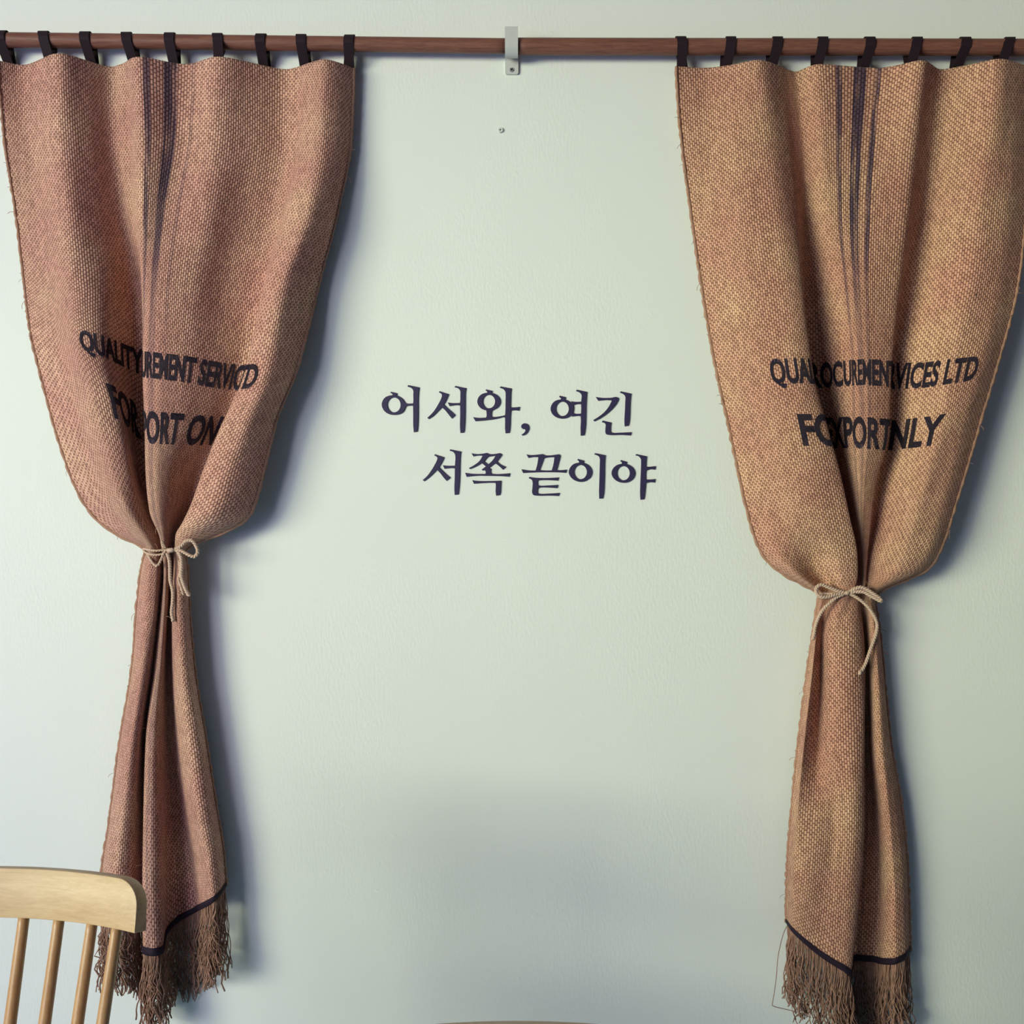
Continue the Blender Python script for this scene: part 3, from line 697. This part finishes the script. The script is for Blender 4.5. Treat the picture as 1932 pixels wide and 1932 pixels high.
syllable('dark navy Korean syllable eo, ring joined to upright, opening the upper line', (710, 720), [('syllable', [[(968,103),(1300,172),(1275,400,1),(1272,900,1),(1262,1300,1),(1250,1440),(1235,1520),(1135,1535),(1118,1300,1),(1118,1000,1),(1114,745),(1100,728),(990,732,1),(905,745),(870,810,1),(840,880,1),(760,960,1),(650,1000,1),(530,1012,1),(400,992,1),(270,920,1),(190,810,1),(162,700,1),(190,580,1),(260,485,1),(370,430,1),(480,410),(495,395),(470,365,1),(425,340),(440,305),(610,345),(630,365),(605,405),(700,455,1),(790,520,1),(850,600,1),(885,650),(930,662,1),(1115,660),(1122,600,1),(1120,400,1),(1118,270,1),(1075,205,1),(1000,165,1),(940,152)], ell(533,706,201,226)])])
syllable('dark navy Korean syllable seo of two separate pieces in the upper line', (800, 720), [
 ('consonant', [[(470,288),(750,380),(720,450,1),(660,590,1),(598,690),(720,810,1),(860,930,1),(950,1018),(843,1118),(760,1020,1),(640,870,1),(540,780),(420,900,1),(280,1040,1),(140,1135),(95,1100),(200,1005,1),(330,850,1),(450,650,1),(530,480,1),(540,410,1),(520,365,1),(450,325)]]),
 ('vowel', [[(955,128),(1275,195),(1260,280,1),(1250,600,1),(1248,1000,1),(1238,1250,1),(1222,1480),(1205,1545),(1105,1560),(1090,1400,1),(1095,1000,1),(1092,725),(1000,715,1),(775,742),(715,632),(880,650,1),(1085,645),(1095,600,1),(1100,400,1),(1098,290,1),(1060,225,1),(1000,190,1),(920,172)]])])
syllable('dark navy Korean syllable wa before the comma, ring standing on a slanting bar', (885, 720), [('syllable', [[(955,143),(1285,205),(1275,260,1),(1262,500,1),(1255,775),(1350,780,1),(1535,765),(1510,882),(1400,870,1),(1270,882),(1258,1000,1),(1250,1250,1),(1235,1450,1),(1215,1555),(1105,1572),(1090,1400,1),(1092,1250,1),(1090,1092),(1060,1080,1),(900,1115,1),(650,1160,1),(195,1203),(118,1078),(300,1098,1),(515,1090),(528,1050,1),(528,950,1),(520,875),(400,835,1),(310,760,1),(255,660,1),(250,580,1),(290,470,1),(370,390,1),(460,350,1),(545,335),(550,315),(530,285,1),(495,265),(520,235),(695,275),(700,295),(690,335),(790,375,1),(880,440,1),(940,530,1),(952,620,1),(920,720,1),(850,800,1),(760,850,1),(695,885),(680,950,1),(685,1062),(800,1070,1),(1000,1040,1),(1090,1020),(1100,900,1),(1105,600,1),(1108,400,1),(1100,310,1),(1060,245,1),(1000,208,1),(930,188)], ell(600,604,186,204)])])
o = syllable('dark navy comma in the wall lettering', (885, 720), [('syllable', [[(1690,1265,1),(1770,1290,1),(1815,1360,1),(1818,1440,1),(1780,1530,1),(1710,1605,1),(1625,1640),(1590,1605),(1650,1570,1),(1695,1520,1),(1708,1475,1),(1695,1450,1),(1640,1440,1),(1595,1400,1),(1582,1350,1),(1610,1300,1),(1650,1272,1)]])])
o.name = 'wall_comma'
syllable('dark navy Korean syllable yeo after the comma, ring joined to upright by two bars', (1030, 720), [('syllable', [[(940,242),(1252,310),(1240,380,1),(1222,700,1),(1212,1150,1),(1195,1430,1),(1165,1615),(1150,1632),(1055,1642),(1050,1400,1),(1060,1150,1),(1050,1045),(950,1042,1),(798,1062),(765,1022),(700,1070,1),(600,1112,1),(500,1125,1),(360,1100,1),(240,1030,1),(165,930,1),(140,820,1),(170,710,1),(240,615,1),(340,560,1),(450,540),(455,515),(440,490,1),(400,465),(420,425),(590,465),(595,490),(580,540),(680,580,1),(755,636,1),(800,685),(765,595),(900,612,1),(1070,608),(1080,500,1),(1082,410,1),(1040,345,1),(980,310,1),(910,288)], [(835,712),(950,685,1),(1062,682),(1070,800,1),(1062,970),(950,975,1),(860,962,1),(822,940),(845,840,1)], ell(497,825,196,219)])])
syllable('dark navy Korean syllable gin in three separate pieces that ends the upper line', (1100, 720), [
 ('consonant', [[(385,465),(600,492,1),(850,490,1),(1030,470,1),(1085,515),(1040,630,1),(940,770,1),(780,930,1),(580,1080,1),(345,1205),(308,1168),(480,1060,1),(650,920,1),(780,760,1),(870,590),(860,565),(700,560,1),(465,582)]]),
 ('vowel', [[(1145,293),(1462,360),(1450,440,1),(1430,700,1),(1418,1080,1),(1400,1250,1),(1375,1340),(1262,1357),(1255,1200,1),(1270,900,1),(1282,600,1),(1282,450,1),(1250,400,1),(1190,360,1),(1118,335)]]),
 ('final_consonant', [[(600,1180),(855,1240),(840,1330,1),(835,1520),(900,1548,1),(1100,1550,1),(1470,1532),(1440,1637),(1200,1620,1),(760,1615,1),(700,1590,1),(678,1530,1),(682,1400,1),(685,1300,1),(660,1262,1),(570,1230)]])])
syllable('dark navy Korean syllable seo that opens the lower line of lettering', (790, 835), [
 ('consonant', [[(490,353),(770,445),(740,520,1),(680,640,1),(618,745),(740,870,1),(860,980,1),(958,1065),(843,1162),(760,1070,1),(660,940,1),(552,825),(430,950,1),(300,1070,1),(165,1172),(118,1138),(230,1040,1),(370,860,1),(490,660,1),(560,510,1),(565,465,1),(540,430,1),(472,393)]]),
 ('vowel', [[(955,203),(1285,270),(1270,340,1),(1255,560,1),(1245,1000,1),(1225,1350,1),(1200,1575),(1090,1590),(1080,1400,1),(1090,1100,1),(1095,785),(1000,775,1),(780,795),(728,685),(880,702,1),(1095,700),(1105,600,1),(1110,420,1),(1100,365,1),(1060,300,1),(1000,265,1),(935,248)]])])
syllable('dark navy Korean syllable jjok in the lower line, crossed strokes above a hooked bar', (870, 835), [
 ('consonant_and_vowel', [[(312,322),(450,345,1),(620,340,1),(790,310),(840,338,1),(950,350,1),(1180,318),(1245,362),(1170,470,1),(1095,570),(1170,645,1),(1260,695,1),(1360,732),(1265,820),(1140,705,1),(1030,628),(850,765),(910,800),(895,880,1),(915,942),(1100,955,1),(1300,945,1),(1482,930),(1455,1038),(1200,1020,1),(800,1012,1),(500,1010,1),(165,1040),(118,915),(350,945,1),(735,950),(745,890,1),(720,840),(655,850),(620,820),(745,725),(625,620),(460,720,1),(265,805),(232,775),(400,680,1),(560,550,1),(650,400),(520,395,1),(370,420)], [(820,430),(930,415,1),(1040,405),(960,530,1),(825,660),(700,575),(750,505,1)]]),
 ('final_consonant', [[(333,1140),(480,1160,1),(900,1165,1),(1215,1155),(1205,1300,1),(1195,1500),(1180,1580),(1150,1600),(1060,1612),(1045,1480,1),(1050,1300,1),(1045,1225),(900,1222,1),(650,1232,1),(390,1252)]])])
syllable('dark navy Korean syllable kkeut in the lower line with a comb-shaped bottom piece', (975, 835), [
 ('consonant_and_vowel', [[(290,360),(450,378,1),(650,362,1),(795,345),(850,378,1),(1000,388,1),(1150,370,1),(1285,352),(1322,392),(1290,540,1),(1210,830),(1350,835,1),(1515,820),(1485,920),(1350,910,1),(900,900,1),(450,910,1),(190,925),(140,808),(350,840,1),(560,848),(575,830),(625,640,1),(652,445),(500,440,1),(355,465)], [(820,478),(960,450,1),(1142,445),(1115,640,1),(1062,842),(880,845,1),(692,832),(760,650,1)]]),
 ('final_consonant', [[(385,1040),(500,1060,1),(800,1075,1),(1050,1070,1),(1270,1057),(1240,1157),(1050,1145,1),(800,1140,1),(650,1150),(630,1200,1),(640,1290),(700,1305,1),(950,1300,1),(1248,1283),(1222,1385),(1000,1370,1),(700,1370,1),(645,1385),(628,1450,1),(630,1530),(700,1550,1),(950,1548,1),(1300,1527),(1265,1625),(1000,1612,1),(600,1612,1),(510,1595,1),(470,1540,1),(475,1350,1),(475,1180,1),(450,1130,1),(360,1083)]])])
syllable('dark navy Korean syllable i, a loose ring beside a plain upright without bars', (1065, 835), [
 ('consonant', [[(408,495),(585,545),(590,560),(572,608),(680,655,1),(780,740,1),(832,840,1),(835,940,1),(790,1050,1),(700,1130,1),(600,1180,1),(490,1195,1),(350,1165,1),(230,1090,1),(155,990,1),(128,890,1),(160,780,1),(240,680,1),(330,630,1),(435,610),(445,590),(430,560,1),(388,525)], ell(486,895,193,215)]),
 ('vowel', [[(930,318),(1245,382),(1235,440,1),(1222,700,1),(1212,1200,1),(1195,1500,1),(1165,1695),(1055,1705),(1048,1500,1),(1055,1250,1),(1065,900,1),(1072,600,1),(1070,475,1),(1040,420,1),(985,385,1),(905,358)]])])
syllable('dark navy Korean syllable ya that ends the lower line, upright with two short side bars', (1140, 835), [
 ('consonant', [[(508,530),(685,580),(688,595),(670,645),(780,690,1),(880,775,1),(932,880,1),(935,970,1),(890,1080,1),(800,1165,1),(700,1210,1),(590,1222,1),(440,1195,1),(320,1120,1),(240,1010,1),(222,920,1),(255,810,1),(330,720,1),(430,665,1),(528,645),(535,620),(525,590,1),(485,565)], ell(581,928,193,214)]),
 ('vowel', [[(970,348),(1295,415),(1280,500,1),(1270,735),(1400,730,1),(1565,713),(1540,822),(1400,812,1),(1275,850),(1265,950,1),(1262,1115),(1400,1118,1),(1550,1105),(1530,1215),(1400,1205,1),(1265,1230),(1250,1400,1),(1230,1600),(1215,1700),(1195,1728),(1100,1738),(1088,1550,1),(1095,1250,1),(1110,900,1),(1118,600,1),(1112,500,1),(1075,440,1),(1020,405,1),(952,393)]])])

# ------------------------------------------------------------------ spindle-back chairs
def make_chair(loc, label):
    """origin on the floor under the middle of the top rail's front face; sitter looks to -Y"""
    root = empty('spindle_back_chair', loc); tag(root, label, 'chair', 'pale spindle-back chairs')
    Rc = 0.50; HW = 0.232; TH = 0.019; ZB, ZT = 0.721, 0.784; rec = math.radians(11)
    # top rail: curved board with rounded upper corners, leaning back
    outline = []
    cr_ = 0.034
    for k in range(25):
        s = -HW + 2 * HW * k / 24; outline.append((s, ZB))
    for k in range(1, 6): outline.append((HW, ZB + (ZT - cr_ * 0.9 - ZB) * k / 6))
    for k in range(9):
        a = math.pi / 2 * k / 8; outline.append((HW - cr_ + cr_ * math.cos(a), ZT - cr_ * 0.9 + cr_ * 0.9 * math.sin(a)))
    for k in range(1, 24):
        s = (HW - cr_) - 2 * (HW - cr_) * k / 24; outline.append((s, ZT))
    for k in range(9):
        a = math.pi / 2 + math.pi / 2 * k / 8; outline.append((-HW + cr_ + cr_ * math.cos(a), ZT - cr_ * 0.9 + cr_ * 0.9 * math.sin(a)))
    for k in range(1, 6): outline.append((-HW, ZT - cr_ * 0.9 - (ZT - cr_ * 0.9 - ZB) * k / 6))
    def bend(s, z, dep):
        a = s / Rc; rr = Rc + dep
        y = -Rc + math.cos(a) * rr            # ends come forward (-Y)
        return Vector((math.sin(a) * rr, y + (z - ZB) * math.tan(rec), z - dep * math.sin(rec)))
    bm = bmesh.new()
    # front and back as strips between lower and upper outline for a smooth curve
    N = len(outline)
    fr = [bm.verts.new(bend(s, z, 0)) for s, z in outline]; bk = [bm.verts.new(bend(s, z, TH)) for s, z in outline]
    for i in range(N):
        j = (i + 1) % N; bm.faces.new((fr[i], fr[j], bk[j], bk[i]))
    def fan(vs, flip):
        bot = vs[:25]; rest = vs[25:]          # rest runs from right side up and back to the left
        i, j = 24, len(rest) - 1
        a, b = list(bot), list(reversed(rest)) # b runs left -> right
        ia = ib = 0; 
        while ia < len(a) - 1 or ib < len(b) - 1:
            fa = ia / (len(a) - 1); fb = ib / (len(b) - 1)
            if (fa <= fb and ia < len(a) - 1) or ib == len(b) - 1: tri = (a[ia], a[ia + 1], b[ib]); ia += 1
            else: tri = (a[ia], b[ib + 1], b[ib]); ib += 1
            bm.faces.new(tri if not flip else tri[::-1])
    fan(fr, False); fan(bk, True)
    bmesh.ops.recalc_face_normals(bm, faces=bm.faces)
    sharp = [e for e in bm.edges if len(e.link_faces) == 2 and e.calc_face_angle(0) > 0.7]
    bmesh.ops.bevel(bm, geom=sharp, offset=0.0016, segments=2, affect='EDGES', profile=0.5)
    rail = obj('top_rail', bm_mesh('top_rail', bm), M['beech'], root)
    try:
        rail.data.set_sharp_from_angle(angle=math.radians(35))
    except Exception: pass
    # spindles
    for s in (-0.19, -0.15, -0.10, -0.05, 0.0, 0.05, 0.10, 0.15, 0.19):
        top = bend(s * 1.02, ZB + 0.012, TH / 2); k = s / 0.19
        bot = Vector((top.x - 0.0165 * k - (0.006 if s > 0 else -0.006 if s < 0 else 0), top.y - 0.062, 0.452))
        pts = [bot.lerp(top, q / 12) for q in range(13)]
        rad = [0.0085 - 0.0018 * abs(q / 12 - 0.35) for q in range(13)]
        tube('spindle', pts, rad, M['beech_shaded'], root, 14)
    # seat
    bm = bmesh.new(); so = []
    for k in range(48):
        a = 2 * math.pi * k / 48; c, s_ = math.cos(a), math.sin(a)
        e = 0.55; so.append((0.225 * math.copysign(abs(c) ** e, c), -0.235 + 0.215 * math.copysign(abs(s_) ** e, s_)))
    lo = [bm.verts.new((x, y, 0.425)) for x, y in so]; hi = [bm.verts.new((x, y, 0.458)) for x, y in so]
    bm.faces.new(lo[::-1]); bm.faces.new(hi)
    for i in range(48): bm.faces.new((lo[i], lo[(i + 1) % 48], hi[(i + 1) % 48], hi[i]))
    bmesh.ops.bevel(bm, geom=[e for e in bm.edges if abs(e.verts[0].co.z - e.verts[1].co.z) < 1e-6], offset=0.006, segments=3, affect='EDGES', profile=0.5)
    obj('seat', bm_mesh('seat', bm), M['beech'], root, False)
    for sx in (-1, 1):
        for y0, y1 in ((-0.085, -0.02), (-0.375, -0.42)):
            a = Vector((sx * 0.155, y0, 0.432)); b = Vector((sx * 0.205, y1, 0.0))
            tube('leg', [a.lerp(b, q / 8) for q in range(9)], [0.017 - 0.005 * q / 8 for q in range(9)], M['beech_shaded'], root, 14)
        a = Vector((sx * 0.183, -0.05, 0.20)); b = Vector((sx * 0.183, -0.40, 0.20))
        tube('stretcher', [a, a.lerp(b, 0.5), b], [0.007, 0.009, 0.007], M['beech_shaded'], root, 10)
    return root
t0 = 1.386
make_chair((-0.715, -D + t0, 0), 'pale beech spindle-back chair in front of the pinkish burlap curtain')
make_chair((0.004, -D + t0 - 0.4310, 0), 'spindle-back chair below the Korean lettering, only the edge of its top rail showing')
